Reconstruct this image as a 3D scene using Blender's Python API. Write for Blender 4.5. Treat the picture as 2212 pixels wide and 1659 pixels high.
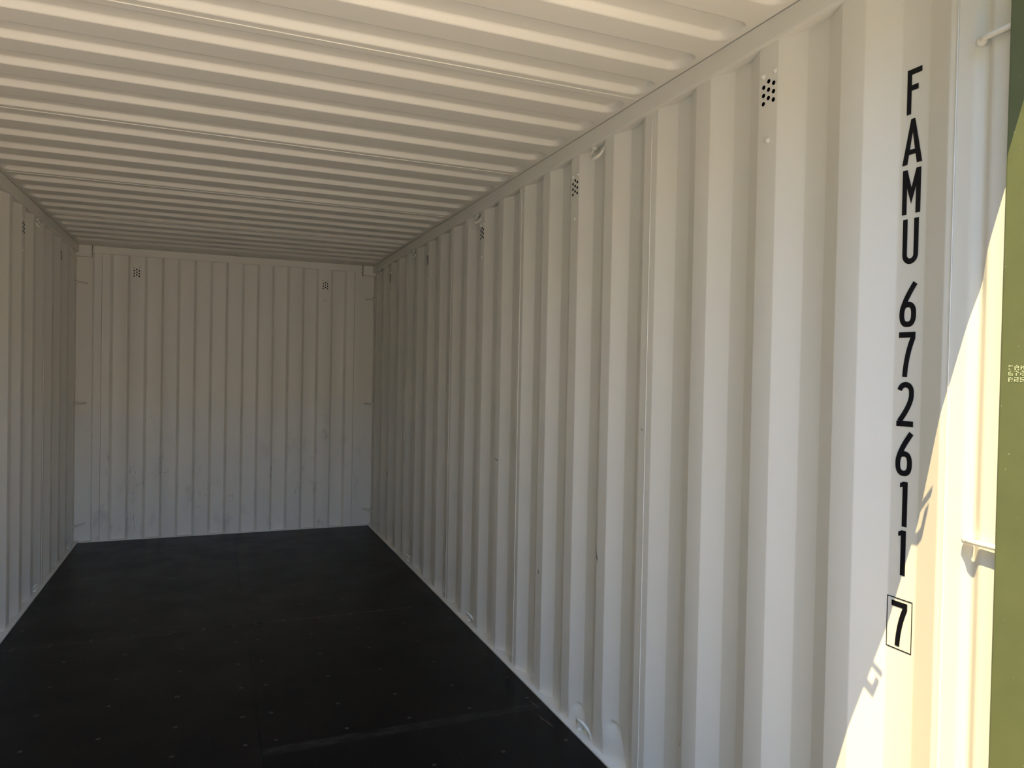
import bpy, bmesh, math, random
from mathutils import Matrix, Vector, noise

random.seed(7)
for o in list(bpy.data.objects):
    bpy.data.objects.remove(o, do_unlink=True)
S = bpy.context.scene
COL = S.collection

# ------------------------------------------------------------------ camera
cam_d = bpy.data.cameras.new('camera')
cam = bpy.data.objects.new('camera', cam_d)
COL.objects.link(cam)
CAM_POS = (-0.1872, -0.6443, 1.4191)
PITCH, ROLL, YAW = -0.0150, -0.0198, -0.3915
Rm = (Matrix.Rotation(YAW, 3, 'Z') @ Matrix.Rotation(PITCH, 3, 'X') @ Matrix.Rotation(ROLL, 3, 'Y'))
right, fwd, up = Rm.col[0], Rm.col[1], Rm.col[2]
m = Matrix.Identity(4)
for i in range(3):
    m[i][0], m[i][1], m[i][2], m[i][3] = right[i], up[i], -fwd[i], CAM_POS[i]
cam.matrix_world = m
cam_d.sensor_fit = 'HORIZONTAL'
cam_d.sensor_width = 36.0
cam_d.lens = 1574.35 / 2212 * 36.0
cam_d.clip_start = 0.02
cam_d.clip_end = 500
S.camera = cam

# ------------------------------------------------------------------ light
SUN_DIR = Vector((1.4, 1.0, -3.54)).normalized()      # travel direction of the sunlight
SUN_ELEV = math.asin(-SUN_DIR.z)
world = bpy.data.worlds.new('sky')
S.world = world
world.use_nodes = True
wn = world.node_tree.nodes
wl = world.node_tree.links
wn.clear()
w_out = wn.new('ShaderNodeOutputWorld')
w_bg = wn.new('ShaderNodeBackground')
w_sky = wn.new('ShaderNodeTexSky')
w_sky.sky_type = 'NISHITA'
w_sky.sun_disc = False
w_sky.sun_elevation = SUN_ELEV
w_sky.sun_rotation = math.atan2(-SUN_DIR.x, -SUN_DIR.y)
w_sky.air_density = 1.0
w_sky.dust_density = 0.0
w_sky.ozone_density = 2.0
w_bg.inputs['Strength'].default_value = 0.93
w_tint = wn.new('ShaderNodeMix')          # deep clear blue of the sky
w_tint.data_type = 'RGBA'
w_tint.blend_type = 'MULTIPLY'
w_tint.inputs[0].default_value = 1.0
w_tint.inputs[7].default_value = (0.90, 1.0, 1.15, 1.0)
wl.new(w_sky.outputs['Color'], w_tint.inputs[6])
wl.new(w_tint.outputs[2], w_bg.inputs['Color'])
wl.new(w_bg.outputs['Background'], w_out.inputs['Surface'])

sun_d = bpy.data.lights.new('sun', 'SUN')
sun_d.energy = 11.6
sun_d.color = (1.0, 0.79, 0.42)
sun_d.angle = math.radians(0.15)
sun = bpy.data.objects.new('sun', sun_d)
COL.objects.link(sun)
sun.rotation_euler = SUN_DIR.to_track_quat('-Z', 'Y').to_euler()
sun.location = (-4, -2, 5)

S.view_settings.view_transform = 'Standard'
S.view_settings.look = 'None'
S.view_settings.gamma = 1.0
S.view_settings.use_curve_mapping = False
S.view_settings.exposure = 0.0

# ------------------------------------------------------------------ materials
def lin(c):
    return tuple((x / 12.92 if x <= 0.04045 else ((x + 0.055) / 1.055) ** 2.4) for x in (v / 255 for v in c)) + (1.0,)

def new_mat(name, base, rough=0.5, metallic=0.0, spec=0.5):
    mt = bpy.data.materials.new(name)
    mt.use_nodes = True
    b = mt.node_tree.nodes['Principled BSDF']
    b.inputs['Base Color'].default_value = base
    b.inputs['Roughness'].default_value = rough
    b.inputs['Metallic'].default_value = metallic
    b.inputs['Specular IOR Level'].default_value = spec
    return mt, b, mt.node_tree.nodes, mt.node_tree.links

def add_noise(n, l, scale, detail=4, rough=0.55, vec=None, mapping=None):
    t = n.new('ShaderNodeTexNoise')
    t.inputs['Scale'].default_value = scale
    t.inputs['Detail'].default_value = detail
    t.inputs['Roughness'].default_value = rough
    co = n.new('ShaderNodeTexCoord')
    if mapping:
        mp = n.new('ShaderNodeMapping')
        mp.inputs['Scale'].default_value = mapping
        l.new(co.outputs['Object'], mp.inputs['Vector'])
        l.new(mp.outputs['Vector'], t.inputs['Vector'])
    else:
        l.new(co.outputs['Object'], t.inputs['Vector'])
    return t

def ramp(n, l, src, stops):
    r = n.new('ShaderNodeValToRGB')
    e = r.color_ramp.elements
    e[0].position, e[0].color = stops[0]
    e[1].position, e[1].color = stops[1]
    for p, c in stops[2:]:
        x = e.new(p)
        x.color = c
    l.new(src, r.inputs['Fac'])
    return r

def bump(n, l, b, src, strength, dist=0.001):
    bp = n.new('ShaderNodeBump')
    bp.inputs['Strength'].default_value = strength
    bp.inputs['Distance'].default_value = dist
    l.new(src, bp.inputs['Height'])
    l.new(bp.outputs['Normal'], b.inputs['Normal'])

def mixc(n, l, fac, a, bcol, blend='MIX'):
    mx = n.new('ShaderNodeMix')
    mx.data_type = 'RGBA'
    mx.blend_type = blend
    for sock, v in ((mx.inputs[0], fac), (mx.inputs[6], a), (mx.inputs[7], bcol)):
        if hasattr(v, 'links') or hasattr(v, 'is_linked'):
            l.new(v, sock)
        else:
            sock.default_value = v
    return mx.outputs[2]

CREAM = (0.885, 0.84, 0.735, 1)
CREAM_D = (0.86, 0.815, 0.71, 1)

def paint(name, rough=0.42, dirt=0.0):
    mt, b, n, l = new_mat(name, CREAM, rough)
    t = add_noise(n, l, 1.3, 5, 0.6)
    c = ramp(n, l, t.outputs['Fac'], [(0.35, CREAM_D), (0.65, CREAM)]).outputs['Color']
    if dirt:
        # rubbed grey scuffs on the lower half, with shapes of their own
        t2 = add_noise(n, l, 7.0, 8, 0.72, mapping=(1.0, 1.0, 0.45))
        r2 = ramp(n, l, t2.outputs['Fac'], [(0.53, (0, 0, 0, 1)), (0.72, (1, 1, 1, 1))])
        t3 = add_noise(n, l, 2.1, 2, 0.5)
        r3 = ramp(n, l, t3.outputs['Fac'], [(0.45, (0, 0, 0, 1)), (0.62, (1, 1, 1, 1))])
        co = n.new('ShaderNodeTexCoord')
        sp = n.new('ShaderNodeSeparateXYZ')
        l.new(co.outputs['Object'], sp.inputs['Vector'])
        mr = n.new('ShaderNodeMapRange')
        mr.inputs['From Min'].default_value = 1.25
        mr.inputs['From Max'].default_value = 0.45
        l.new(sp.outputs['Z'], mr.inputs['Value'])
        m1 = n.new('ShaderNodeMath'); m1.operation = 'MULTIPLY'
        m2 = n.new('ShaderNodeMath'); m2.operation = 'MULTIPLY'
        m3 = n.new('ShaderNodeMath'); m3.operation = 'MULTIPLY'
        l.new(r2.outputs['Color'], m1.inputs[0]); l.new(r3.outputs['Color'], m1.inputs[1])
        l.new(m1.outputs[0], m2.inputs[0]); l.new(mr.outputs['Result'], m2.inputs[1])
        l.new(m2.outputs[0], m3.inputs[0]); m3.inputs[1].default_value = dirt
        c = mixc(n, l, m3.outputs[0], c, (0.16, 0.16, 0.15, 1))
    l.new(c, b.inputs['Base Color'])
    t4 = add_noise(n, l, 160, 3, 0.5)
    bump(n, l, b, t4.outputs['Fac'], 0.10, 0.0008)
    return mt

M_PAINT = paint('cream_paint')
M_PAINT_BACK = paint('cream_paint_scuffed', dirt=0.42)
M_ROOF = paint('cream_roof_paint', 0.5)
M_WELD = paint('cream_weld_paint', 0.32)
M_JOINT, *_ = new_mat('joint_grey', (0.36, 0.345, 0.30, 1), 0.6)
M_BLACK, *_ = new_mat('black_vinyl', (0.004, 0.004, 0.006, 1), 0.5, spec=0.2)
M_HOLE, *_ = new_mat('painted_hole_black', (0.0008, 0.0008, 0.0008, 1), 1.0, spec=0.0)

def green():
    mt, b, n, l = new_mat('green_paint', (0.21, 0.235, 0.09, 1), 0.45)
    t = add_noise(n, l, 9, 5, 0.6)
    c = ramp(n, l, t.outputs['Fac'], [(0.35, (0.115, 0.135, 0.055, 1)), (0.65, (0.13, 0.15, 0.063, 1))]).outputs['Color']
    t2 = add_noise(n, l, 140, 2, 0.5)
    f2 = ramp(n, l, t2.outputs['Fac'], [(0.74, (0, 0, 0, 1)), (0.78, (1, 1, 1, 1))]).outputs['Color']
    c = mixc(n, l, f2, c, (0.30, 0.33, 0.19, 1))
    l.new(c, b.inputs['Base Color'])
    t3 = add_noise(n, l, 90, 4, 0.5)
    bump(n, l, b, t3.outputs['Fac'], 0.15, 0.001)
    return mt
M_GREEN = green()
M_MARK, *_ = new_mat('pale_stamp', (0.62, 0.68, 0.42, 1), 0.6)

def plywood():
    mt, b, n, l = new_mat('black_film_plywood', (0.004, 0.004, 0.004, 1), 0.33, spec=0.12)
    t = add_noise(n, l, 3, 6, 0.65)
    c = ramp(n, l, t.outputs['Fac'], [(0.3, (0.0030, 0.0027, 0.0030, 1)), (0.7, (0.0055, 0.0048, 0.0052, 1))]).outputs['Color']
    # fine grain rubbed along the sheet
    g = add_noise(n, l, 5, 5, 0.7, mapping=(22, 0.8, 1))
    gr = ramp(n, l, g.outputs['Fac'], [(0.62, (0, 0, 0, 1)), (0.85, (1, 1, 1, 1))]).outputs['Color']
    gm = n.new('ShaderNodeMath'); gm.operation = 'MULTIPLY'; gm.inputs[1].default_value = 0.93
    l.new(gr, gm.inputs[0])
    c = mixc(n, l, gm.outputs[0], c, (0.05, 0.045, 0.042, 1))
    # rubbed tape residue across the sheet at y about 2.17
    co = n.new('ShaderNodeTexCoord')
    sp = n.new('ShaderNodeSeparateXYZ')
    l.new(co.outputs['Object'], sp.inputs['Vector'])
    def window(sock, c0, hw, soft):
        s = n.new('ShaderNodeMath'); s.operation = 'SUBTRACT'; s.inputs[1].default_value = c0
        a = n.new('ShaderNodeMath'); a.operation = 'ABSOLUTE'
        r = n.new('ShaderNodeMapRange')
        r.inputs['From Min'].default_value = hw + soft
        r.inputs['From Max'].default_value = hw
        l.new(sock, s.inputs[0]); l.new(s.outputs[0], a.inputs[0]); l.new(a.outputs[0], r.inputs['Value'])
        return r.outputs['Result']
    wy = window(sp.outputs['Y'], 2.165, 0.026, 0.006)
    wx = window(sp.outputs['X'], 0.56, 0.52, 0.10)
    q = n.new('ShaderNodeMath'); q.operation = 'MULTIPLY'
    l.new(wy, q.inputs[0]); l.new(wx, q.inputs[1])
    tn = add_noise(n, l, 6, 8, 0.75, mapping=(2.2, 6, 1))
    tr = ramp(n, l, tn.outputs['Fac'], [(0.40, (0, 0, 0, 1)), (0.8, (1, 1, 1, 1))]).outputs['Color']
    q2 = n.new('ShaderNodeMath'); q2.operation = 'MULTIPLY'
    l.new(q.outputs[0], q2.inputs[0]); l.new(tr, q2.inputs[1])
    q3 = n.new('ShaderNodeMath'); q3.operation = 'MULTIPLY'; q3.inputs[1].default_value = 0.55
    l.new(q2.outputs[0], q3.inputs[0])
    c = mixc(n, l, q3.outputs[0], c, (0.085, 0.078, 0.07, 1))
    l.new(c, b.inputs['Base Color'])
    rr = ramp(n, l, t.outputs['Fac'], [(0.3, (0.30, 0.30, 0.30, 1)), (0.7, (0.42, 0.42, 0.42, 1))]).outputs['Color']
    l.new(rr, b.inputs['Roughness'])
    t3 = add_noise(n, l, 240, 3, 0.6)
    bump(n, l, b, t3.outputs['Fac'], 0.08, 0.0006)
    return mt
M_FLOOR = plywood()
M_SCREW, *_ = new_mat('dark_screw_steel', (0.16, 0.15, 0.14, 1), 0.35, 0.6)
M_SCREW_HOLE, *_ = new_mat('screw_recess', (0.002, 0.002, 0.002, 1), 0.8)
M_WOOD, *_ = new_mat('bare_plywood_edge', (0.17, 0.12, 0.085, 1), 0.8)
M_SCUFF_D, *_ = new_mat('dark_scuff', (0.02, 0.02, 0.018, 1), 0.7)
M_SCUFF_G, *_ = new_mat('grey_scuff', (0.30, 0.285, 0.25, 1), 0.6)
M_SCUFF_B, *_ = new_mat('faint_scuff', (0.52, 0.505, 0.455, 1), 0.6)
M_SCUFF_L, *_ = new_mat('light_scuff', (0.88, 0.86, 0.80, 1), 0.5)

def ground_mat():
    mt, b, n, l = new_mat('pale_sandy_yard', (0.5, 0.42, 0.30, 1), 0.9)
    t = add_noise(n, l, 2.0, 8, 0.65)
    c = ramp(n, l, t.outputs['Fac'], [(0.3, (0.77, 0.62, 0.445, 1)), (0.7, (0.89, 0.735, 0.54, 1))]).outputs['Color']
    l.new(c, b.inputs['Base Color'])
    t2 = add_noise(n, l, 60, 6, 0.7)
    bump(n, l, b, t2.outputs['Fac'], 0.6, 0.01)
    return mt
M_GROUND = ground_mat()

# ------------------------------------------------------------------ helpers
def mesh_data(name, verts, faces, mat, smooth=False, angle=None):
    me = bpy.data.meshes.new(name)
    me.from_pydata([tuple(v) for v in verts], [], faces)
    me.validate()
    bm = bmesh.new()
    bm.from_mesh(me)
    bmesh.ops.remove_doubles(bm, verts=bm.verts, dist=1e-6)
    bmesh.ops.recalc_face_normals(bm, faces=bm.faces)
    bm.to_mesh(me)
    bm.free()
    me.materials.append(mat)
    if smooth:
        for p in me.polygons:
            p.use_smooth = True
        if angle:
            me.set_sharp_from_angle(angle=math.radians(angle))
    return me

def link(name, me, parent=None, loc=(0, 0, 0)):
    o = bpy.data.objects.new(name, me)
    COL.objects.link(o)
    o.parent = parent
    o.location = loc
    return o

def mk(name, verts, faces, mat, parent=None, smooth=False, angle=None, loc=(0, 0, 0)):
    return link(name, mesh_data(name, verts, faces, mat, smooth, angle), parent, loc)

def tag(o, label, cat, group=None, kind=None):
    o['label'] = label
    o['category'] = cat
    if group: o['group'] = group
    if kind: o['kind'] = kind
    return o

def empty(name, loc=(0, 0, 0)):
    o = bpy.data.objects.new(name, None)
    COL.objects.link(o)
    o.location = loc
    o.empty_display_size = 0.05
    return o

def box(x0, x1, y0, y1, z0, z1):
    v = [(x, y, z) for x in (x0, x1) for y in (y0, y1) for z in (z0, z1)]
    f = [(0, 1, 3, 2), (4, 6, 7, 5), (0, 4, 5, 1), (2, 3, 7, 6), (0, 2, 6, 4), (1, 5, 7, 3)]
    return v, f

def merge(*parts):
    V, F = [], []
    for v, f in parts:
        k = len(V)
        V += list(v)
        F += [tuple(i + k for i in q) for q in f]
    return V, F

def tube(path, r, n=8, caps=True):
    P = [Vector(p) for p in path]
    V, F = [], []
    ref = Vector((0.31, 0.52, 0.79)).normalized()
    for i, p in enumerate(P):
        t = (P[min(i + 1, len(P) - 1)] - P[max(i - 1, 0)]).normalized()
        a = t.cross(ref).normalized()
        b = t.cross(a)
        rr = r[i] if isinstance(r, (list, tuple)) else r
        for k in range(n):
            w = 2 * math.pi * k / n
            V.append(p + (a * math.cos(w) + b * math.sin(w)) * rr)
    for i in range(len(P) - 1):
        for k in range(n):
            F.append((i * n + k, i * n + (k + 1) % n, (i + 1) * n + (k + 1) % n, (i + 1) * n + k))
    if caps:
        F.append(tuple(range(n)))
        F.append(tuple(reversed(range((len(P) - 1) * n, len(P) * n))))
    return V, F

def blob(c, r, sq=(1, 1, 1), seed=0, nu=8, nv=6):
    V, F = [], []
    c = Vector(c)
    for j in range(nv + 1):
        ph = math.pi * j / nv
        for i in range(nu):
            th = 2 * math.pi * i / nu
            d = Vector((math.sin(ph) * math.cos(th), math.sin(ph) * math.sin(th), math.cos(ph)))
            k = r * (1 + 0.18 * noise.noise(d * 2.3 + Vector((seed, seed * 0.7, 0))))
            V.append(c + Vector((d.x * sq[0], d.y * sq[1], d.z * sq[2])) * k)
    for j in range(nv):
        for i in range(nu):
            F.append((j * nu + i, j * nu + (i + 1) % nu, (j + 1) * nu + (i + 1) % nu, (j + 1) * nu + i))
    return V, F

def extrude_profile(prof, z0, z1, zs=None):
    """open profile of (x, y) swept along z"""
    zz = zs or [z0, z1]
    V = [(x, y, z) for z in zz for x, y in prof]
    n = len(prof)
    F = [(j * n + i, j * n + i + 1, (j + 1) * n + i + 1, (j + 1) * n + i) for j in range(len(zz) - 1) for i in range(n - 1)]
    return V, F

def fillet(prof, r, seg=3):
    out = [prof[0]]
    for i in range(1, len(prof) - 1):
        p0, p, p1 = (Vector(q) for q in (prof[i - 1], prof[i], prof[i + 1]))
        a = (p0 - p); b = (p1 - p)
        rr = min(r, a.length * 0.45, b.length * 0.45)
        a = p + a.normalized() * rr
        b = p + b.normalized() * rr
        for k in range(seg + 1):
            t = k / seg
            q = a * (1 - t) ** 2 + p * 2 * t * (1 - t) + b * t * t
            out.append((q.x, q.y))
    out.append(prof[-1])
    return out

# ------------------------------------------------------------------ dimensions
XW = 1.176            # inner (proud) face of side walls
DEP = 0.029           # corrugation depth
XF = 1.1545           # edge of the plywood floor
ZR0, ZR1 = 2.306, 2.368   # top rail
XR = 1.1654
YB = 6.013            # inner face of the end wall
GROUND_Z = -0.17
B = [0.596, 0.873, 1.153, 1.431, 1.717, 1.990, 2.268, 2.546, 2.817, 3.095, 3.367, 3.638, 3.911, 4.188, 4.470, 4.750, 5.026, 5.308, 5.588]
B.append(5.862)
Y_WELD0 = 0.371
Y_END = 5.877
# weld seams between the wall panels (on proud faces)
WELDS = [Y_WELD0] + [B[k] + 0.034 for k in (3, 7, 11, 15)] + [Y_END]

# ------------------------------------------------------------------ ground
gv, gf = [], []
N = 24
for j in range(N + 1):
    for i in range(N + 1):
        x = (i / N - 0.5) * 60
        y = (j / N - 0.5) * 60
        gv.append((x, y, GROUND_Z))
for j in range(N):
    for i in range(N):
        a = j * (N + 1) + i
        gf.append((a, a + 1, a + N + 2, a + N + 1))
tag(mk('ground', gv, gf, M_GROUND), 'pale sandy yard in front of the container doors', 'ground', kind='structure')

# added, unseen sand-coloured shed behind the camera; blocks blue horizon sky, bounces warm light
def shed_mat():
    mt, b, n, l = new_mat('sand_render', (0.8, 0.68, 0.5, 1), 0.85)
    t = add_noise(n, l, 0.6, 6, 0.6)
    c = ramp(n, l, t.outputs['Fac'], [(0.3, (0.78, 0.65, 0.47, 1)), (0.7, (0.85, 0.72, 0.53, 1))]).outputs['Color']
    l.new(c, b.inputs['Base Color'])
    return mt
M_SHED = shed_mat()
shed = mk('added_shed', *box(-26, 26, -22.0, -14.0, GROUND_Z, 4.5), M_SHED)
tag(shed, 'added unseen sand-coloured shed across the yard, blocking the horizon sky opposite the open container doors', 'added_shed', kind='structure')
mk('parapet', *box(-26.1, 26.1, -14.25, -13.9, 4.5, 4.75), M_SHED, shed)

# added, unseen stack of two green containers; cuts light reaching the lettered wall
def stacked_container(z0, nm):
    x1, x0, y0, y1, h = -2.3, -4.73, -7.3, 4.9, 2.59
    prof = []
    y = y0 + 0.15
    while y < y1 - 0.30:
        prof += [(x1 - 0.01, y), (x1 - 0.01, y + 0.07), (x1 - 0.046, y + 0.14), (x1 - 0.046, y + 0.21)]
        y += 0.278
    prof.append((x1 - 0.01, y1 - 0.10))
    parts = [extrude_profile(prof, z0 + 0.16, z0 + h - 0.06),
             box(x0, x1 - 0.06, y0 + 0.02, y1 - 0.02, z0 + 0.1, z0 + h - 0.02)]
    for ya, yb in ((y0, y0 + 0.16), (y1 - 0.16, y1)):
        parts.append(box(x1 - 0.16, x1, ya, yb, z0, z0 + h))
    parts += [box(x1 - 0.08, x1, y0, y1, z0, z0 + 0.16), box(x1 - 0.08, x1, y0, y1, z0 + h - 0.06, z0 + h)]
    return mk(nm, *merge(*parts), M_GREEN)
nb1 = stacked_container(GROUND_Z, 'added_container')
tag(nb1, 'added unseen green shipping container beside this one, cutting side light, under another', 'container', kind='structure')
nb2 = stacked_container(GROUND_Z + 2.59, 'added_container')
tag(nb2, 'added unseen green shipping container, cutting side light, stacked on the one beside this', 'container', kind='structure')

# ------------------------------------------------------------------ floor
floor = mk('floor', *box(-1.20, 1.20, 0.10, 6.10, -0.165, -0.029), M_JOINT)
tag(floor, 'black film-faced plywood floor of the shipping container', 'floor', kind='structure')
SEAM_Y = [0.262, 1.195, 3.607, YB - 0.012]
panels = []
for j in range(3):
    for sx in (-1, 1):
        y0, y1 = SEAM_Y[j] + 0.0006, SEAM_Y[j + 1] - 0.0006
        xa, xb = (-XF, -0.0002 + 0.004) if sx < 0 else (0.0002 + 0.004, XF)
        v, f = box(xa, xb, y0, y1, -0.028, 0.0)
        me = mesh_data('floor_panel', v, f, M_FLOOR)
        bm = bmesh.new(); bm.from_mesh(me)
        top_e = [e for e in bm.edges if all(abs(q.co.z) < 1e-6 for q in e.verts)]
        bmesh.ops.bevel(bm, geom=top_e, offset=0.0005, segments=1, affect='EDGES')
        bm.to_mesh(me); bm.free()
        panels.append((link('floor_panel', me, floor), xa, xb, y0, y1))
# screw: dark countersunk recess with a steel head, one shared mesh
def disc(r, z, n=10):
    return [(r * math.cos(2 * math.pi * k / n), r * math.sin(2 * math.pi * k / n), z) for k in range(n)]
n = 10
sv = disc(0.0085, 0.0006) + disc(0.0066, 0.0004) + disc(0.0062, -0.0) + disc(0.0035, 0.0011) + [(0, 0, 0.0002)]
sf = []
for a in range(3):
    for k in range(n):
        sf.append((a * n + k, a * n + (k + 1) % n, (a + 1) * n + (k + 1) % n, (a + 1) * n + k))
sf += [(3 * n + k, 3 * n + (k + 1) % n, 4 * n) for k in range(n)]
screw_me = bpy.data.meshes.new('screw')
screw_me.from_pydata(sv, [], sf)
screw_me.materials.append(M_SCREW_HOLE)
screw_me.materials.append(M_SCREW)
for i, p in enumerate(screw_me.polygons):
    p.material_index = 1 if i < n or (i % 3 == 0 and i >= 2 * n) else 0
def add_screw(x, y):
    for o, xa, xb, y0, y1 in panels:
        if xa < x < xb and y0 < y < y1:
            s = link('screw', screw_me, o, (x + random.uniform(-0.004, 0.004), y + random.uniform(-0.005, 0.005), 0.0002))
            s.rotation_euler.z = random.uniform(0, 6.28)
            k = random.uniform(0.8, 1.05)
            s.scale = (k, k, 1)
            return
COLX = [-1.098, -0.82, -0.563, -0.303, -0.052, 0.058, 0.33, 0.578, 0.838, 1.104]
ROWY = [5.955, 5.82, 5.495, 5.177, 4.847, 4.54, 4.287, 3.887, 3.35, 3.055, 2.77, 2.477, 2.245, 1.86, 1.55]
for y in ROWY:
    for x in COLX:
        add_screw(x, y)
SEAMX = [-1.08, -0.92, -0.74, -0.55, -0.377, -0.204, -0.054, 0.056, 0.21, 0.404, 0.578, 0.756, 0.937, 1.111]
for x in SEAMX:
    for dy in (-0.017, 0.017):
        add_screw(x, 3.607 + dy)
# bare wood fibres in the cross seam and two torn scratches by the lettered wall
mk('seam_edge', *box(0.10, 0.93, 3.6055, 3.6085, -0.004, 0.0004), M_WOOD, floor)
mk('seam_edge', *box(-1.15, -0.2, 3.606, 3.608, -0.004, 0.0001), M_WOOD, floor)
def scratch(pts, w, mat, parent, nrm='z', off=0.0006, thick=0.0):
    V, F = [], []
    for i, (a, b, *r) in enumerate(pts):
        p0 = Vector(pts[max(i - 1, 0)][:2]); p1 = Vector(pts[min(i + 1, len(pts) - 1)][:2])
        t = (p1 - p0).normalized()
        nn = Vector((-t.y, t.x)) * w * (r[0] if r else 1) * 0.5
        for s in (-1, 1):
            V.append((a + nn.x * s, b + nn.y * s))
    for i in range(len(pts) - 1):
        F.append((2 * i, 2 * i + 1, 2 * i + 3, 2 * i + 2))
    if nrm == 'z':
        V = [(a, b, off) for a, b in V]
    return V, F
for pts in ([(1.104, 2.216, 0.3), (1.112, 2.197), (1.108, 2.18, 1.3), (1.116, 2.16), (1.114, 2.146, 0.3)],
            [(1.083, 2.088, 0.3), (1.090, 2.066, 0.8), (1.087, 2.05, 1.4), (1.096, 2.025, 0.9), (1.098, 1.995, 1.3), (1.103, 1.972, 0.4)]):
    v, f = scratch(pts, 0.004, M_WOOD, floor)
    mk('scratch', v, f, M_WOOD, floor)

# steel floor angle along the side walls and end wall
def side_trim(s):
    V, F = [], []
    prof = [(XF + 0.001, -0.03), (XF + 0.001, 0.004), (XF + 0.0035, 0.0065), (XF + 0.014, 0.0075), (1.225, 0.0085), (1.225, -0.03)]
    ys = [0.26, YB + 0.03]
    V = [(s * x, y, z) for y in ys for x, z in prof]
    k = len(prof)
    F = [(i, (i + 1) % k, k + (i + 1) % k, k + i) for i in range(k)]
    return V, F
tag(mk('trim_1', *side_trim(1), M_PAINT), 'cream steel floor angle along the foot of the lettered wall', 'floor trim', kind='structure')
tag(mk('trim_2', *side_trim(-1), M_PAINT), 'cream steel floor angle along the foot of the unlettered side wall', 'floor trim', kind='structure')
tag(mk('trim_3', *box(-1.15, 1.15, YB - 0.010, YB + 0.06, -0.03, 0.005), M_PAINT), 'cream steel floor angle along the foot of the end wall', 'floor trim', kind='structure')

# ------------------------------------------------------------------ side walls
def wall_profile(y0, y1):
    """(depth, y) points of the corrugated sheet between two weld seams, going away from the door"""
    pts = [(0.0, y0)]
    for k, b in enumerate(B):
        r, d, p = b - 0.0745, b - 0.143, b - 0.209
        if p > y0 - 0.005 and b < y1 + 0.001:
            pts += [(0.0, p), (DEP, d), (DEP, r), (0.0, b)]
    pts.append((0.0, y1))
    return [q for i, q in enumerate(pts) if i == 0 or abs(q[1] - pts[i - 1][1]) > 0.002 or q[0] != pts[i - 1][0]]

def dent(s, x, y, z):
    """crushed corrugation feet beside the lashing ring of the lettered wall"""
    if s < 0 or z > 0.30:
        return x, y, z
    for b, amt, h in ((1.717, 1.0, 0.165), (1.990, 0.42, 0.108)):
        r, d, p = b - 0.0745, b - 0.143, b - 0.209
        t = max(0.0, 1 - z / h)
        # foot pushed over: the recess closes up towards the floor
        if b <= y < b + 0.05: sh = 0.020 * (1 - (y - b) / 0.05)
        elif r <= y < b: sh = 0.020 + 0.042 * (b - y) / (b - r)
        elif d <= y < r: sh = 0.062 * (y - d) / (r - d)
        else: sh = 0.0
        # crescent fold above the foot, sharp on its upper side
        u = (y - (r + 0.022)) / 0.030
        zc = h * 0.85 - 0.020 * u * u
        if abs(u) < 1.6:
            e = z - zc
            f = (1 - min(1, max(0, e / 0.007))) if e > 0 else math.exp(-(e / 0.045) ** 2)
            x += 0.0145 * amt ** 0.4 * f * math.exp(-(u / 0.85) ** 2)
        y -= sh * amt * t ** 1.25
    return min(x, XW + 0.05), y, z

def make_wall(s, name, label):
    root = empty(name)
    tag(root, label, 'wall', kind='structure')
    for j in range(len(WELDS) - 1):
        lap = 0.0
        prof = fillet(wall_profile(WELDS[j] - lap, WELDS[j + 1]), 0.0028, 2)
        prof = [(XW + d, y) for d, y in prof]
        if s > 0 and j == 1:
            # finer sheet so that the dented foot can be shaped
            fine = []
            for (a, b), (c, d) in zip(prof[:-1], prof[1:]):
                kk = max(1, int(math.hypot(c - a, d - b) / 0.005))
                fine += [(a + (c - a) * t / kk, b + (d - b) * t / kk) for t in range(kk)]
            fine.append(prof[-1])
            zs = [-0.01 + 0.005 * i for i in range(60)] + [0.4, 1.2, 2.34]
            V, F = extrude_profile(fine, 0, 0, zs)
            V = [dent(s, *v) for v in V]
        else:
            V, F = extrude_profile(prof, -0.01, 2.34)
        V, F = merge((V, F), ([(x + 0.002, y, z) for x, y, z in V], F))      # inner and outer skin of the sheet
        V = [(s * x, y, z) for x, y, z in V]
        mk('wall_panel', V, F, M_PAINT, root, True, 40 if not (s > 0 and j == 1) else 60)
    for j, y in enumerate(WELDS):
        path = [(s * (XW - 0.0006), y + 0.0006 * noise.noise(Vector((z * 9, j, s))), z) for z in [0.01 + 2.29 * i / 46 for i in range(47)]]
        mk('weld_seam', *tube(path, 0.0012, 6), M_WELD, root, True)
    return root

wall_r = make_wall(1, 'wall_right', 'cream corrugated steel side wall carrying the black container number')
wall_l = make_wall(-1, 'wall_left', 'cream corrugated steel side wall without lettering')

# scuffs on the lettered wall: small marks on its faces
def wall_x(y):
    for b in B:
        r, d, p = b - 0.0745, b - 0.143, b - 0.209
        if p <= y <= b:
            if y < d: return XW + DEP * (y - p) / (d - p)
            if y < r: return XW + DEP
            return XW + DEP * (b - y) / (b - r)
    return XW
def wall_mark(pts, w, mat):
    """ribbon on the wall surface from (y, z, width factor) points"""
    V, F = [], []
    for i, (y, z, r) in enumerate(pts):
        a = Vector(pts[max(i - 1, 0)][:2]); b = Vector(pts[min(i + 1, len(pts) - 1)][:2])
        t = (b - a).normalized(); nn = Vector((-t.y, t.x)) * w * r * 0.5
        for s in (-1, 1):
            yy, zz = y + nn.x * s, z + nn.y * s
            V.append((wall_x(yy) - 0.0009, yy, zz))
    F = [(2 * i, 2 * i + 1, 2 * i + 3, 2 * i + 2) for i in range(len(pts) - 1)]
    mk('scuff_mark', V, F, mat, wall_r)
wall_mark([(1.800, 0.775, 0.4), (1.797, 0.757, 1), (1.795, 0.745, 0.4)], 0.005, M_SCUFF_D)
wall_mark([(1.786, 0.752, 0.4), (1.783, 0.735, 1.2), (1.780, 0.718, 0.4)], 0.006, M_SCUFF_D)
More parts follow.
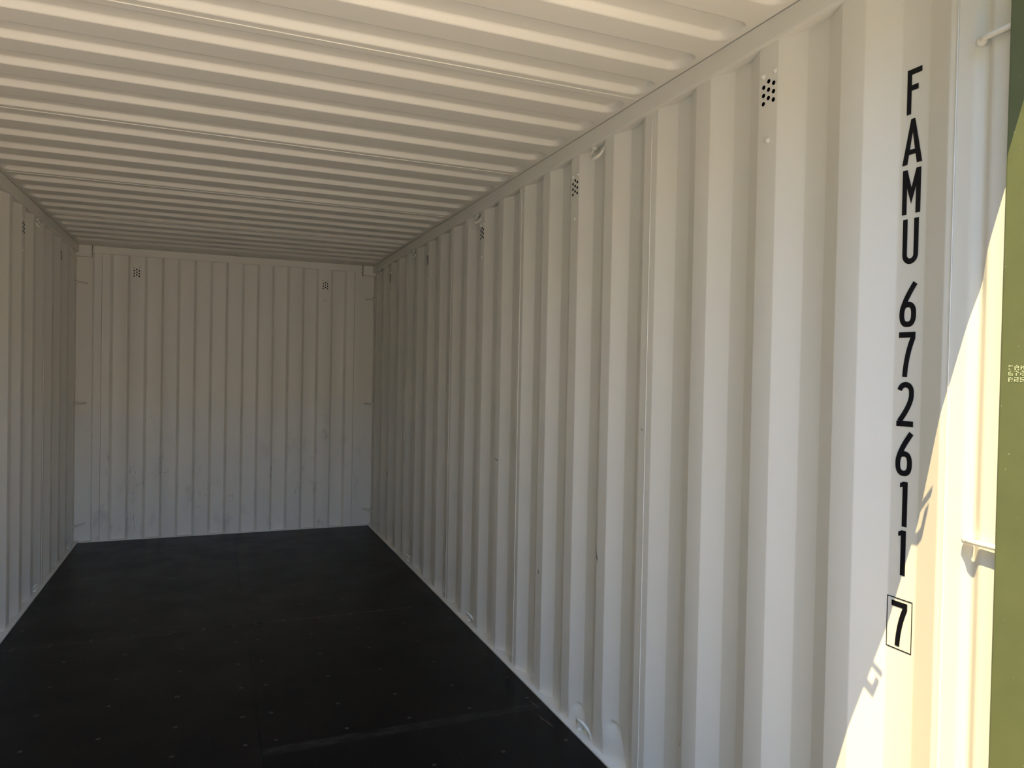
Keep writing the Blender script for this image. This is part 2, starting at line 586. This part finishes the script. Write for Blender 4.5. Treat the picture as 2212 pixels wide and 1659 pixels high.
wall_mark([(1.777, 0.735, 0.4), (1.774, 0.722, 1), (1.773, 0.708, 0.3)], 0.004, M_SCUFF_D)
wall_mark([(2.306, 0.545, 0.4), (2.303, 0.534, 1), (2.301, 0.525, 0.5)], 0.006, M_SCUFF_D)
wall_mark([(2.335, 0.905, 0.8), (2.305, 0.914, 1.1), (2.27, 0.924, 0.9), (2.245, 0.922, 0.5)], 0.008, M_SCUFF_L)
wall_mark([(2.085, 0.955, 0.8), (2.065, 0.947, 1.1), (2.045, 0.94, 0.6)], 0.009, M_SCUFF_L)
wall_mark([(2.895, 0.968, 0.3), (2.86, 0.975, 1), (2.83, 0.970, 1.2), (2.80, 0.976, 0.3)], 0.006, M_SCUFF_G)
wall_mark([(2.93, 1.225, 0.4), (2.90, 1.223, 1), (2.88, 1.226, 0.3)], 0.005, M_SCUFF_G)
wall_mark([(2.565, 1.245, 0.4), (2.555, 1.215, 1), (2.54, 1.195, 0.3)], 0.006, M_SCUFF_L)
wall_mark([(1.492, 1.238, 0.5), (1.484, 1.234, 1), (1.478, 1.232, 0.4)], 0.005, M_SCUFF_G)
wall_mark([(1.240, 0.285, 0.4), (1.239, 0.270, 1), (1.242, 0.258, 0.4)], 0.005, M_SCUFF_G)
wall_mark([(3.845, 0.286, 0.6), (3.84, 0.281, 1), (3.834, 0.278, 0.6)], 0.007, M_SCUFF_L)
wall_mark([(5.33, 0.60, 0.4), (5.325, 0.57, 1), (5.325, 0.545, 0.4)], 0.012, M_SCUFF_D)

# ------------------------------------------------------------------ top side rails
def rail(s):
    prof = [(1.235, ZR0), (XR, ZR0), (XR, ZR1 + 0.012), (1.235, ZR1 + 0.012)]
    prof = [prof[0]] + fillet(prof[:3], 0.009, 5)[1:-1] + prof[2:]
    ys = [0.14, YB - 0.005]
    V = [(s * x, y, z) for y in ys for x, z in prof]
    k = len(prof)
    F = [(i, (i + 1) % k, k + (i + 1) % k, k + i) for i in range(k)]
    F += [tuple(range(k)), tuple(range(k, 2 * k))]
    return V, F
tag(mk('trim_4', *rail(1), M_PAINT, smooth=True, angle=50), 'cream box-section top rail above the lettered wall', 'top rail', kind='structure')
tag(mk('trim_5', *rail(-1), M_PAINT, smooth=True, angle=50), 'cream box-section top rail above the unlettered side wall', 'top rail', kind='structure')

# ------------------------------------------------------------------ roof
PAN = 1.067
SEAMS = [1.531 - PAN, 1.531, 1.531 + PAN, 1.531 + 2 * PAN, 1.531 + 3 * PAN, 1.531 + 4 * PAN]
ceiling = empty('ceiling', (0, 0, 0))
tag(ceiling, 'cream pressed steel roof with crosswise round-ended corrugations', 'ceiling', kind='structure')
ZC = ZR1 + 0.0015
def roof_panel_mesh():
    far = [0.162 + 0.219 * i for i in range(5)]
    W, DPT, RUN, RAD, HX = 0.124, 0.0215, 0.015, 0.040, 1.142
    ys = {0.0, PAN}
    for y in far:
        for off in (0, -0.003, -0.007, -0.011, -0.015, -0.019, -0.022, -0.04, -0.062, -0.084, -0.102, -0.105, -0.109, -0.113, -0.117, -0.121, -0.124, 0.003, -0.127):
            ys.add(round(y + off, 4))
    ys = sorted(y for y in ys if 0 <= y <= PAN)
    xs = [0, 0.4, 0.8, 1.0, 1.06]
    x = 1.08
    while x < 1.160:
        xs.append(x); x += 0.006
    xs += [1.22]
    xs = [-x for x in reversed(xs[1:])] + xs
    def h(x, y):
        best = 0.0
        for f in far:
            cy = f - W / 2
            qx = abs(x) - (HX - RAD); qy = abs(y - cy) - (W / 2 - RAD)
            d = math.hypot(max(qx, 0), max(qy, 0)) + min(max(qx, qy), 0) - RAD
            t = min(1, max(0, -d / RUN))
            best = max(best, t * t * (3 - 2 * t) * 0.45 + t * 0.55)
        return best * DPT
    V = [(x, y, h(x, y)) for y in ys for x in xs]
    nx = len(xs)
    F = [(j * nx + i, j * nx + i + 1, (j + 1) * nx + i + 1, (j + 1) * nx + i) for j in range(len(ys) - 1) for i in range(nx - 1)]
    return mesh_data('roof_panel', V, F, M_ROOF, True, 60)
rp = roof_panel_mesh()
for y in SEAMS[:-1]:
    link('roof_panel', rp, ceiling, (0, y, ZC))
for j, y in enumerate(SEAMS):
    path = [(-1.16 + 2.32 * i / 60, y + 0.0012 * noise.noise(Vector((i * 0.8, j * 3.1, 0))), ZC - 0.0005) for i in range(61)]
    mk('weld_seam', *tube(path, 0.0021, 6), M_WELD, ceiling, True)
for s_ in (-1, 1):
    mk('joint_bead', *tube([(s_ * (XR - 0.0003), 0.26 + 5.73 * i / 40, ZC - 0.0004) for i in range(41)], 0.0016, 6), M_JOINT, ceiling, True)  # grey bead drawing the dark line along the rail and roof joint
mk('roof_plate', *box(-1.22, 1.22, SEAMS[-1], YB + 0.10, ZC, ZC + 0.004), M_ROOF, ceiling)
mk('roof_plate', *box(-1.22, 1.22, 0.13, SEAMS[0], ZC, ZC + 0.004), M_ROOF, ceiling)

# ------------------------------------------------------------------ end wall
wall_b = empty('wall_back')
tag(wall_b, 'cream corrugated steel end wall at the closed end of the container', 'wall', kind='structure')
SL = [-0.936, -0.813, -0.688, -0.565, -0.443, -0.318, -0.193, -0.071, 0.058, 0.180, 0.305, 0.429, 0.557, 0.679, 0.805, 0.925]
DB, RB = 0.034, 0.0095
def back_panel(xa, xb, idx):
    prof = [(xa, YB)]
    for i, x in enumerate(SL):
        if xa < x < xb:
            # odd index: recess -> proud; even: proud -> recess
            if i % 2 == 0:
                prof += [(x - RB, YB), (x + RB, YB + DB)]
            else:
                prof += [(x - RB, YB + DB), (x + RB, YB)]
    prof.append((xb, YB))
    prof = fillet(prof, 0.004, 2)
    V, F = extrude_profile(prof, -0.01, 2.33)
    V, F = merge((V, F), ([(x, y + 0.002, z) for x, y, z in V], F))
    mk('wall_panel', V, F, M_PAINT_BACK, wall_b, True, 40)
back_panel(-1.009, 1.004, 0)
for s in (-1, 1):
    xa, xb = 1.003, 1.060
    V, F = box(xa, xb, YB - 0.0015, YB + 0.042, -0.01, 2.335)
    mk('edge_strip', [(s * x, y, z) for x, y, z in V], F, M_PAINT_BACK, wall_b)
    V, F = box(1.040, 1.225, YB + 0.040, YB + 0.10, -0.03, 2.375)
    mk('post_plate', [(s * x, y, z) for x, y, z in V], F, M_PAINT_BACK, wall_b)
    # side return of the corner post
    V, F = extrude_profile([(XW + 0.001, Y_END), (XW + 0.004, Y_END + 0.045), (XW + 0.012, YB - 0.02), (XW + 0.012, YB + 0.05)], -0.01, 2.34)
    mk('post_return', [(s * x, y, z) for x, y, z in V], F, M_PAINT, wall_b)
    # inner face of the corner casting
    V, F = box(1.078, 1.19, YB - 0.004, YB + 0.045, 2.279, ZR1)
    mk('corner_block', [(s * x, y, z) for x, y, z in V], F, M_PAINT_BACK, wall_b)
    path = [(s * 1.0045, YB - 0.0016, 0.0 + 2.3 * i / 40) for i in range(41)]
    mk('weld_seam', *tube(path, 0.0014, 6), M_JOINT, wall_b, True)
# header beam over the end wall
V, F = box(-1.070, 1.070, YB - 0.004, YB + 0.06, 2.309, ZR1)
hd = mk('end_header', V, F, M_PAINT_BACK, wall_b)
bv = hd.modifiers.new('edge', 'BEVEL'); bv.width = 0.003; bv.segments = 2
mk('weld_seam', *tube([(-1.05 + 2.1 * i / 40, YB - 0.0005, 2.3085) for i in range(41)], 0.002, 6), M_PAINT_BACK, wall_b, True)

# rubbed dirt low on the end wall: smudges with a shape of their own
def back_y(x):
    y = YB
    for i in range(0, len(SL), 2):
        if SL[i] - RB <= x <= SL[i + 1] + RB:
            if x < SL[i] + RB: return YB + DB * (x - SL[i] + RB) / (2 * RB)
            if x > SL[i + 1] - RB: return YB + DB * (SL[i + 1] + RB - x) / (2 * RB)
            return YB + DB
    return y
def back_mark(x, z, w, h, n_, mat):
    for i in range(n_):
        a = x + random.uniform(-w, w); b = z + random.uniform(-h, h)
        ln = random.uniform(0.012, 0.05); th = random.uniform(0.0015, 0.004)
        vert = random.random() < 0.85
        dx, dz = (th, ln) if vert else (ln * 0.6, th)
        V = []
        F = []
        for (u, v) in ((-1, 0), (0, -0.6), (1, 0.1), (0.1, 0.7)):
            xx = a + (u if not vert else v) * dx
            zz = max(0.01, b + (v if not vert else u) * dz)
            V.append((xx, back_y(xx) - 0.0018, zz))
        yield V, [(0, 1, 2, 3)]
for (x, z, w, h, k) in ((-0.775, 0.50, 0.03, 0.10, 9), (-0.70, 0.52, 0.01, 0.07, 4), (-0.52, 0.60, 0.05, 0.12, 8), (0.76, 0.83, 0.03, 0.05, 8),
                        (0.52, 0.37, 0.02, 0.05, 5), (0.73, 0.055, 0.05, 0.012, 7), (-0.25, 0.34, 0.03, 0.10, 5), (-0.95, 0.60, 0.012, 0.25, 7),
                        (-1.02, 0.03, 0.03, 0.03, 5), (-0.78, 0.10, 0.03, 0.08, 5), (0.30, 0.45, 0.02, 0.12, 4), (0.0, 0.25, 0.03, 0.12, 5)):
    parts = list(back_mark(x, z, w, h, k, None))
    V, F = merge(*parts)
    mk('scuff_mark', V, F, M_SCUFF_B, wall_b)

# ------------------------------------------------------------------ door-end corner posts, header and sill
def corner_post(s, name, label):
    root = empty(name, (s * 1.19, 0.2, GROUND_Z))
    tag(root, label, 'corner post', kind='structure')
    ox, oy, oz = root.location
    prof = [(XW + 0.0012, Y_WELD0), (XW + 0.0016, 0.334), (XW + 0.009, 0.318), (XW + 0.0085, 0.312), (XW - 0.003, 0.297), (XW - 0.0045, 0.291),
            (XW - 0.005, 0.262), (XW - 0.001, 0.2535), (1.215, 0.2535)]
    prof = fillet(prof, 0.007, 4)
    V, F = extrude_profile([(x - s * ox if s > 0 else x + ox, y - oy) for x, y in prof], GROUND_Z - oz, 2.40 - oz)
    V = [(s * x, y, z) for x, y, z in V]
    mk('inner_channel', V, F, M_PAINT, root, True, 50)
    # green outer jamb
    V, F = box(1.152, 1.222, 0.06, 0.2525, GROUND_Z, 2.43)
    V = [(s * x - ox, y - oy, z - oz) for x, y, z in V]
    jm = mk('jamb', V, F, M_GREEN, root)
    b2 = jm.modifiers.new('edge', 'BEVEL'); b2.width = 0.003; b2.segments = 2
    V, F = box(1.205, 1.232, 0.06, 0.40, GROUND_Z, 2.43)
    V = [(s * x - ox, y - oy, z - oz) for x, y, z in V]
    mk('outer_plate', V, F, M_GREEN, root)
    return root
post_r = corner_post(1, 'trim_6', 'door-end corner post with green jamb and cream channel beside the container number')
post_l = corner_post(-1, 'trim_7', 'door-end corner post at the unlettered side wall')

HY, HZ = 0.124, 2.28
hdr = empty('trim_8', (0, 0.19, HZ))
tag(hdr, 'green door header across the open end of the container', 'door header', kind='structure')
V, F = box(-1.152, 1.152, HY, 0.25, HZ, 2.43)
mk('header_beam', [(x, y - 0.19, z - HZ) for x, y, z in V], F, M_GREEN, hdr)
# cam keepers of the lock rods on the header
def keeper(xc):
    parts = [box(xc - 0.018, xc + 0.018, HY - 0.005, HY + 0.001, 2.308, 2.40),          # base plate
             box(xc + 0.011, xc + 0.0155, HY - 0.029, HY - 0.004, 2.294, 2.301),        # thin finger
             box(xc - 0.015, xc - 0.006, HY - 0.028, HY - 0.004, 2.294, 2.301),         # thick finger
             box(xc - 0.015, xc + 0.005, HY - 0.0285, HY - 0.0195, 2.294, 2.301),       # hooked lip
             box(xc - 0.015, xc + 0.0155, HY - 0.006, HY - 0.002, 2.299, 2.330)]        # web
    V, F = merge(*parts)
    return [(x, y - 0.19, z - HZ) for x, y, z in V], F
for xc in (0.735, 0.582, -0.582, -0.735):
    mk('cam_keeper', *keeper(xc), M_GREEN, hdr, False)
sill = mk('trim_9', *box(-1.152, 1.152, 0.10, 0.258, GROUND_Z, -0.002), M_GREEN)
tag(sill, 'green door sill across the open end of the container floor', 'door sill', kind='structure')

# ------------------------------------------------------------------ unseen doors, the unlettered-side one added standing square to cut near-wall light
def door(s, name, label):
    """local: leaf runs along -Y from the hinge, inner face looks towards the container axis"""
    root = empty(name, (s * 1.187, 0.05, -0.10))
    tag(root, label, 'door', kind='structure')
    W_, H_ = 1.135, 2.375
    def part(nm, x0, x1, y0, y1, z0, z1, mat):
        V, F = box(x0, x1, y0, y1, z0, z1)
        return mk(nm, [(s * x, y, z) for x, y, z in V], F, mat, root)
    # inner face at local x = 0, outer face at x = 0.05
    part('stile', 0.0, 0.05, -0.10, -0.004, 0, H_, M_GREEN)
    part('stile', 0.0, 0.05, -W_, -W_ + 0.096, 0, H_, M_GREEN)
    part('rail', 0.0, 0.05, -W_ + 0.096, -0.10, 0, 0.15, M_GREEN)
    part('rail', 0.0, 0.05, -W_ + 0.096, -0.10, H_ - 0.10, H_, M_GREEN)
    prof = [(0.004, 0.15)]
    nb = 5
    seg = (H_ - 0.25) / nb
    for i in range(nb):
        z = 0.15 + i * seg
        prof += [(0.004, z + 0.10), (0.036, z + 0.16), (0.036, z + seg - 0.08), (0.004, z + seg - 0.02)]
    prof.append((0.004, H_ - 0.10))
    ys = (-W_ + 0.09, -0.094)
    V = [(s * x, y, z) for y in ys for x, z in prof]
    k = len(prof)
    F = [(i, i + 1, k + i + 1, k + i) for i in range(k - 1)]
    mk('panel', V, F, M_GREEN, root)
    mk('outer_skin', [(s * (x + 0.010), y, z) for y in ys for x, z in prof], F, M_GREEN, root)
    for y in (-0.006, -W_ - 0.004):
        part('gasket', 0.006, 0.03, y, y + 0.012, 0.01, H_ - 0.01, M_BLACK)
    for z in (0.25, 0.85, 1.5, 2.1):
        V, F = box(0.012, 0.042, -0.02, 0.012, z - 0.05, z + 0.05)
        mk('hinge', [(s * x, y, z_) for x, y, z_ in V], F, M_GREEN, root)
    return root
d1 = door(1, 'door_1', 'green container door hinged at the lettered side, folded back along the outside')
d1.location = (1.30, 0.03, -0.10)
d1.rotation_euler.z = math.pi            # folded right back against the outside of the lettered wall
door(-1, 'door_2', 'unseen green container door hinged at the unlettered side, added swung open square to cut light')

# ------------------------------------------------------------------ vents
rng = random.Random(3)
hole_v, hole_f = [], []
hn = 14
hole_v = [(0, 0.0058 * math.cos(2 * math.pi * k / hn), 0.0058 * math.sin(2 * math.pi * k / hn)) for k in range(hn)] + \
         [(-0.0008, 0.0056 * math.cos(2 * math.pi * k / hn), 0.0056 * math.sin(2 * math.pi * k / hn)) for k in range(hn)]
hole_f = [tuple(range(hn, 2 * hn))] + [(k, (k + 1) % hn, hn + (k + 1) % hn, hn + k) for k in range(hn)]
hole_me = mesh_data('vent_hole_disc', hole_v, hole_f, M_HOLE)  # flat black discs paint the dark inside of the vent holes
rv = [(0.0, 0.0082, 0.0035, 0.0)]
ring = [(0.0, 0.0105), (-0.0015, 0.0098), (-0.0028, 0.0070), (-0.0052, 0.0052), (-0.0066, 0.0028)]
riv_v = []
rn = 12
for j, (dx, r) in enumerate(ring):
    for k in range(rn):
        a = 2 * math.pi * k / rn
        q = r * (1 + 0.10 * noise.noise(Vector((math.cos(a) * 2, math.sin(a) * 2, j))))
        riv_v.append((dx, q * math.cos(a), q * math.sin(a)))
riv_v.append((-0.0068, 0.0006, 0.0004))
riv_f = [(j * rn + k, j * rn + (k + 1) % rn, (j + 1) * rn + (k + 1) % rn, (j + 1) * rn + k) for j in range(len(ring) - 1) for k in range(rn)]
riv_f += [((len(ring) - 1) * rn + k, (len(ring) - 1) * rn + (k + 1) % rn, len(ring) * rn) for k in range(rn)]
rivet_me = mesh_data('rivet', riv_v, riv_f, M_WELD, True)
def vent(loc, rotz, label, group):
    """black discs painted for the dark vent holes plus the rivets of the cover outside; local -X looks into the room, +Y is along the wall"""
    root = empty('ventilator', loc)
    root.rotation_euler.z = rotz
    tag(root, label, 'vent', group)
    for c in (-1, 0, 1):
        for r in (-1, 0, 1):
            link('vent_hole_disc', hole_me, root, (-0.0002, c * 0.0187, r * 0.022 + (0.0105 if c == 0 else 0.0)))
    for (y, z) in ((0.0225, 0.052), (-0.0225, 0.052), (0.0, -0.124)):
        o = link('rivet', rivet_me, root, (0, y, z))
        o.rotation_euler.x = rng.uniform(0, 6)
        o.scale = (0.85, 0.82, 0.82)
    return root
ORD = ['first', 'second', 'third', 'fourth', 'fifth']
G1 = 'ventilator hole clusters on the lettered wall'
for i, k in enumerate((1, 5, 9, 13, 17)):
    y = B[k] + 0.0335
    lab = 'riveted cluster of nine black vent holes, %s along the lettered wall from the container number' % ORD[i]
    vent((XW, y, 2.177), 0, lab, G1)
G2 = 'ventilator hole clusters on the unlettered side wall'
for k, lab in ((17, 'riveted vent holes on the unlettered side wall, first from the end wall'),
               (13, 'riveted vent holes on the unlettered side wall, second from the end wall')):
    vent((-XW, B[k] + 0.0335, 2.182), math.pi, lab, G2)
G3 = 'ventilator hole clusters on the end wall'
vent((-0.757, YB, 2.168), math.pi / 2, 'riveted cluster of vent holes on the end wall, at its unlettered-wall end', G3)
vent((0.743, YB, 2.160), math.pi / 2, 'riveted cluster of vent holes on the end wall, at its lettered-wall end', G3)

# ------------------------------------------------------------------ lashing rings
def lashing_ring(s, yc, top, label, group):
    zb = ZR0 if top else 0.0085
    root = empty('lashing_ring', (s * 1.18, yc, zb))
    tag(root, label, 'lashing ring', group)
    d = -1 if top else 1
    pts = []
    n_ = 14
    for i in range(n_ + 1):
        a = math.pi * i / n_
        y = 0.040 * math.cos(a)
        out = 0.064 * (math.sin(a) ** 0.75)
        # hangs down and leans into the container
        pts.append((-s * (0.40 * out - 0.006 - 0.012 * (y / -0.040 if y < 0 else 0)), y, d * (out * 0.92) - d * 0.002))
    mk('ring_bar', *tube(pts, 0.0062, 8), M_WELD, root, True)
    for e in (0, -1):
        p = pts[e]
        mk('weld_bead', *blob((p[0], p[1] + 0.003 * (1 if e == 0 else -1), d * 0.003), 0.0145, (1, 1.2, 0.75), seed=yc * 3 + e), M_WELD, root, True)
    return root
RY = [1.842, 3.190, 4.570, 5.725]
for i, y in enumerate(RY):
    lashing_ring(1, y, True, 'lashing ring under the top rail of the lettered wall, %s from the number' % ORD[i], 'rings under the top rail of the lettered wall')
    lashing_ring(1, y + 0.02, False, 'lashing ring at the floor edge of the lettered wall, %s from the number' % ORD[i], 'rings along the floor edge of the lettered wall')
for y, w in ((5.725, 'first'), (4.570, 'second')):
    lashing_ring(-1, y, True, 'cream lashing ring under the top rail of the unlettered wall, %s from the end wall' % w, 'rings under the top rail of the unlettered wall')
    lashing_ring(-1, y + 0.02, False, 'cream lashing ring at the floor edge of the unlettered wall, %s from the end wall' % w, 'rings along the floor edge of the unlettered wall')

# ------------------------------------------------------------------ lashing bars on the corner posts
def lashing_bar(a, b, label, group, stand=None):
    a, b = Vector(a), Vector(b)
    root = empty('lashing_bar', a)
    tag(root, label, 'lashing bar', group)
    path = [Vector((0, 0, 0))] + [(b - a) * t for t in (0.33, 0.66, 1.0)]
    if stand is not None:
        st = Vector(stand)
        path = [Vector((0, 0, 0)), st * 0.6, st + (b - a - st) * 0.1, st + (b - a - st) * 0.5, b - a]
    mk('bar_rod', *tube(path, 0.0056, 10), M_WELD, root, True, 60)
    mk('weld_bead', *blob(path[0] + (path[1] - path[0]) * 0.4, 0.0098, (1, 1.1, 1.0), seed=a.z), M_WELD, root, True)
    return root
GB = 'lashing bars on the door-end corner post'
for z, lab in ((2.074, 'short cream lashing bar on the green-jambed corner post, level with the letter F'),
               (1.113, 'short sunlit cream lashing bar on the green-jambed corner post, level with the digit 1')):
    lashing_bar((XW - 0.001, 0.321, z), (XW - 0.0165, 0.2512, z), lab, GB, (-0.0125, -0.009, 0))
GBK = 'lashing bars at the end wall corners'
for s, wn_ in ((-1, 'unlettered'), (1, 'lettered')):
    for z, zn in ((2.065, 'top'), (1.112, 'middle'), (0.145, 'bottom')):
        lashing_bar((s * (XW + 0.004), 5.915, z), (s * 1.112, YB + 0.039, z),
                    'thin cream lashing bar across the end corner by the %s wall, %s one of three' % (wn_, zn), GBK)

# ------------------------------------------------------------------ lettering
def ribbon(pts, w, closed=False):
    P = [Vector(p) for p in pts]
    n_ = len(P)
    V, F = [], []
    for i in range(n_):
        if closed:
            a, b, c = P[i - 1], P[i], P[(i + 1) % n_]
        else:
            a, b, c = P[max(i - 1, 0)], P[i], P[min(i + 1, n_ - 1)]
        t0 = (b - a).normalized() if (b - a).length > 1e-9 else (c - b).normalized()
        t1 = (c - b).normalized() if (c - b).length > 1e-9 else t0
        n0 = Vector((-t0.y, t0.x)); n1 = Vector((-t1.y, t1.x))
        mtr = (n0 + n1)
        mtr = mtr.normalized() if mtr.length > 1e-6 else n0
        k = (w / 2) / max(0.35, mtr.dot(n0))
        V += [b + mtr * k, b - mtr * k]
    m_ = n_ if closed else n_ - 1
    for i in range(m_):
        j = (i + 1) % n_
        F.append((2 * i, 2 * i + 1, 2 * j + 1, 2 * j))
    return V, F
def arc(cx, cy, rx, ry, a0, a1, k=12):
    return [(cx + rx * math.cos(math.radians(a0 + (a1 - a0) * i / k)), cy + ry * math.sin(math.radians(a0 + (a1 - a0) * i / k))) for i in range(k + 1)]
def quad(p0, p1, p2, k=8):
    return [((1 - t) ** 2 * p0[0] + 2 * t * (1 - t) * p1[0] + t * t * p2[0], (1 - t) ** 2 * p0[1] + 2 * t * (1 - t) * p1[1] + t * t * p2[1]) for t in [i / k for i in range(k + 1)]]
def poly(*pts):
    return [Vector(p) for p in pts], [tuple(range(len(pts)))]
SW = 0.124
def glyph(ch):
    """strokes in a cell 0..w by 0..1 (height 1); returns list of (verts2d, faces), w"""
    h = SW / 2
    if ch == 'F':
        return [ribbon([(h, 0), (h, 1)], SW), ribbon([(SW, 1 - h), (0.40, 1 - h)], SW), ribbon([(SW, 0.58), (0.31, 0.58)], SW)], 0.40
    if ch == 'A':
        return [poly((0.0, 0), (SW * 1.05, 0), (0.245 + 0.05, 1), (0.245 - 0.05, 1)),
                poly((0.49 - SW * 1.05, 0), (0.49, 0), (0.245 + 0.05, 1), (0.245 - 0.05, 1)),
                poly((0.125, 0.21), (0.365, 0.21), (0.34, 0.32), (0.15, 0.32))], 0.49
    if ch == 'M':
        return [ribbon([(h, 0), (h, 1)], SW), ribbon([(0.48 - h, 0), (0.48 - h, 1)], SW),
                poly((0.0, 1), (SW, 1), (0.285, 0.42), (0.24, 0.22), (0.195, 0.36)), poly((0.48, 1), (0.48 - SW, 1), (0.195, 0.42), (0.24, 0.22), (0.285, 0.36))], 0.48
    if ch == 'U':
        r = 0.42 / 2 - h
        return [ribbon([(h, 1), (h, 0.21)] + arc(0.21, 0.21, r, 0.21 - h, 180, 360, 14)[1:] + [(0.42 - h, 1)], SW)], 0.42
    if ch == '6':
        loop = [(0.21 + (0.21 - h) * math.copysign(abs(math.cos(a)) ** 0.8, math.cos(a)), 0.285 + (0.285 - h) * math.copysign(abs(math.sin(a)) ** 0.8, math.sin(a)))
                for a in [2 * math.pi * i / 28 for i in range(28)]]
        stem = quad((h, 0.30), (h + 0.01, 0.54), (0.385, 0.985), 10)
        return [ribbon(loop, SW, True), ribbon(stem, SW)], 0.42
    if ch == '7':
        return [ribbon([(0, 1 - h), (0.42, 1 - h)], SW), ribbon([(0.42 - h, 1 - h * 0.5)] + quad((0.42 - h, 0.86), (0.20, 0.48), (0.175, 0.0), 10), SW)], 0.42
    if ch == '2':
        return [ribbon(arc(0.215, 0.78, 0.215 - h, 0.22 - h, 168, 0, 14) + quad((0.43 - h, 0.74), (0.385, 0.52), (h + 0.01, SW * 0.9), 10), SW),
                ribbon([(0, h), (0.43, h)], SW)], 0.43
    if ch == '1':
        return [ribbon([(0.19 - h, 0), (0.19 - h, 1)], SW), poly((0.0, 0.86), (0.0, 0.955), (0.085, 1.0), (0.12, 1.0), (0.12, 0.90))], 0.19
    if ch == '5':
        return [ribbon([(0.40, 1 - h), (h, 1 - h), (h, 0.55)] , SW), ribbon([(h, 0.55)] + arc(0.20, 0.30, 0.16, 0.27, 110, -150, 14), SW)], 0.40
    return [], 0.4

XL = XW + DEP - 0.0008
num = empty('container_number', (XW + DEP, 0.488, 0.824))
tag(num, 'black vertical lettering FAMU 672611 7 in the wall recess by the open door end', 'lettering')
# (character, y at its far side, width, z bottom, z top)
CH = [('F', 0.5066, 0.0355, 1.9958, 2.0923), ('A', 0.5143, 0.0487, 1.8877, 1.9850), ('M', 0.5118, 0.0447, 1.7800, 1.8765), ('U', 0.5079, 0.0385, 1.6716, 1.7693),
      ('6', 0.5109, 0.0409, 1.5354, 1.6318), ('7', 0.5105, 0.0404, 1.4278, 1.5249), ('2', 0.5110, 0.0411, 1.3200, 1.4168), ('6', 0.5107, 0.0410, 1.2122, 1.3076),
      ('1', 0.4975, 0.0190, 1.1026, 1.2003), ('1', 0.4985, 0.0190, 0.9962, 1.0942), ('7', 0.5105, 0.0392, 0.8401, 0.9375)]
def place(parts, w, yfar, wd, z0, z1, mat, name, parent, xp):
    ox, oy, oz = parent.location
    V, F = merge(*[([(p[0], p[1], 0.00012 * k) for p in v_], f_) for k, (v_, f_) in enumerate(parts)])
    VV = [(xp - p[2] - ox, yfar - p[0] / w * wd - oy, z0 + p[1] * (z1 - z0) - oz) for p in V]
    me = bpy.data.meshes.new(name)
    me.from_pydata(VV, [], F)
    me.materials.append(mat)
    return link(name, me, parent)
for c, yf, wd, z0, z1 in CH:
    g, w = glyph(c)
    place(g, w, yf, wd, z0, z1, M_BLACK, 'letter' if c.isalpha() else 'digit', num, XL)
# thin box round the check digit
fw, fh = 0.0612, 0.1105
place([ribbon([(0.0, 0.0), (fw, 0.0), (fw, fh), (0, fh)], 0.0022, True)], 1, 0.5212, 1, 0.8336, 1.8336, M_BLACK, 'digit_frame', num, XL)

# dotted stamp on the green jamb
stamp = empty('stamped_marking', (1.152, 0.22, 1.42))
tag(stamp, 'small pale dotted stamp reading FAM 672 A25 on the green jamb', 'marking')
rs = random.Random(11)
def dotted(ch, yfar, z0, hgt, wd):
    D = {'F': ['111', '100', '110', '100', '100'], 'A': ['010', '101', '111', '101', '101'], 'M': ['101', '111', '111', '101', '101'],
         '6': ['011', '100', '111', '101', '111'], '7': ['111', '001', '010', '010', '010'], '2': ['111', '001', '111', '100', '111'], '5': ['111', '100', '111', '001', '110']}
    V, F = [], []
    for r, row in enumerate(D[ch]):
        for c, q in enumerate(row):
            if q == '1' and rs.random() < 0.9:
                y = yfar - (c + 0.5) / 3 * wd + rs.uniform(-0.0003, 0.0003)
                z = z0 + (4.5 - r) / 5 * hgt + rs.uniform(-0.0003, 0.0003)
                rad = rs.uniform(0.0008, 0.0014)
                k = len(V)
                V += [(1.152 - 0.0006 - 1.152, y + rad * math.cos(a) - 0.22, z + rad * math.sin(a) - 1.42) for a in [i * math.pi / 3 for i in range(6)]]
                F.append(tuple(range(k, k + 6)))
    mk('stamped_character', V, F, M_MARK, stamp)
for line, z in (('FAM', 1.4425), ('672', 1.4325), ('A25', 1.4215)):
    for i, c in enumerate(line):
        dotted(c, 0.2365 - i * 0.0105, z, 0.0085, 0.0085)
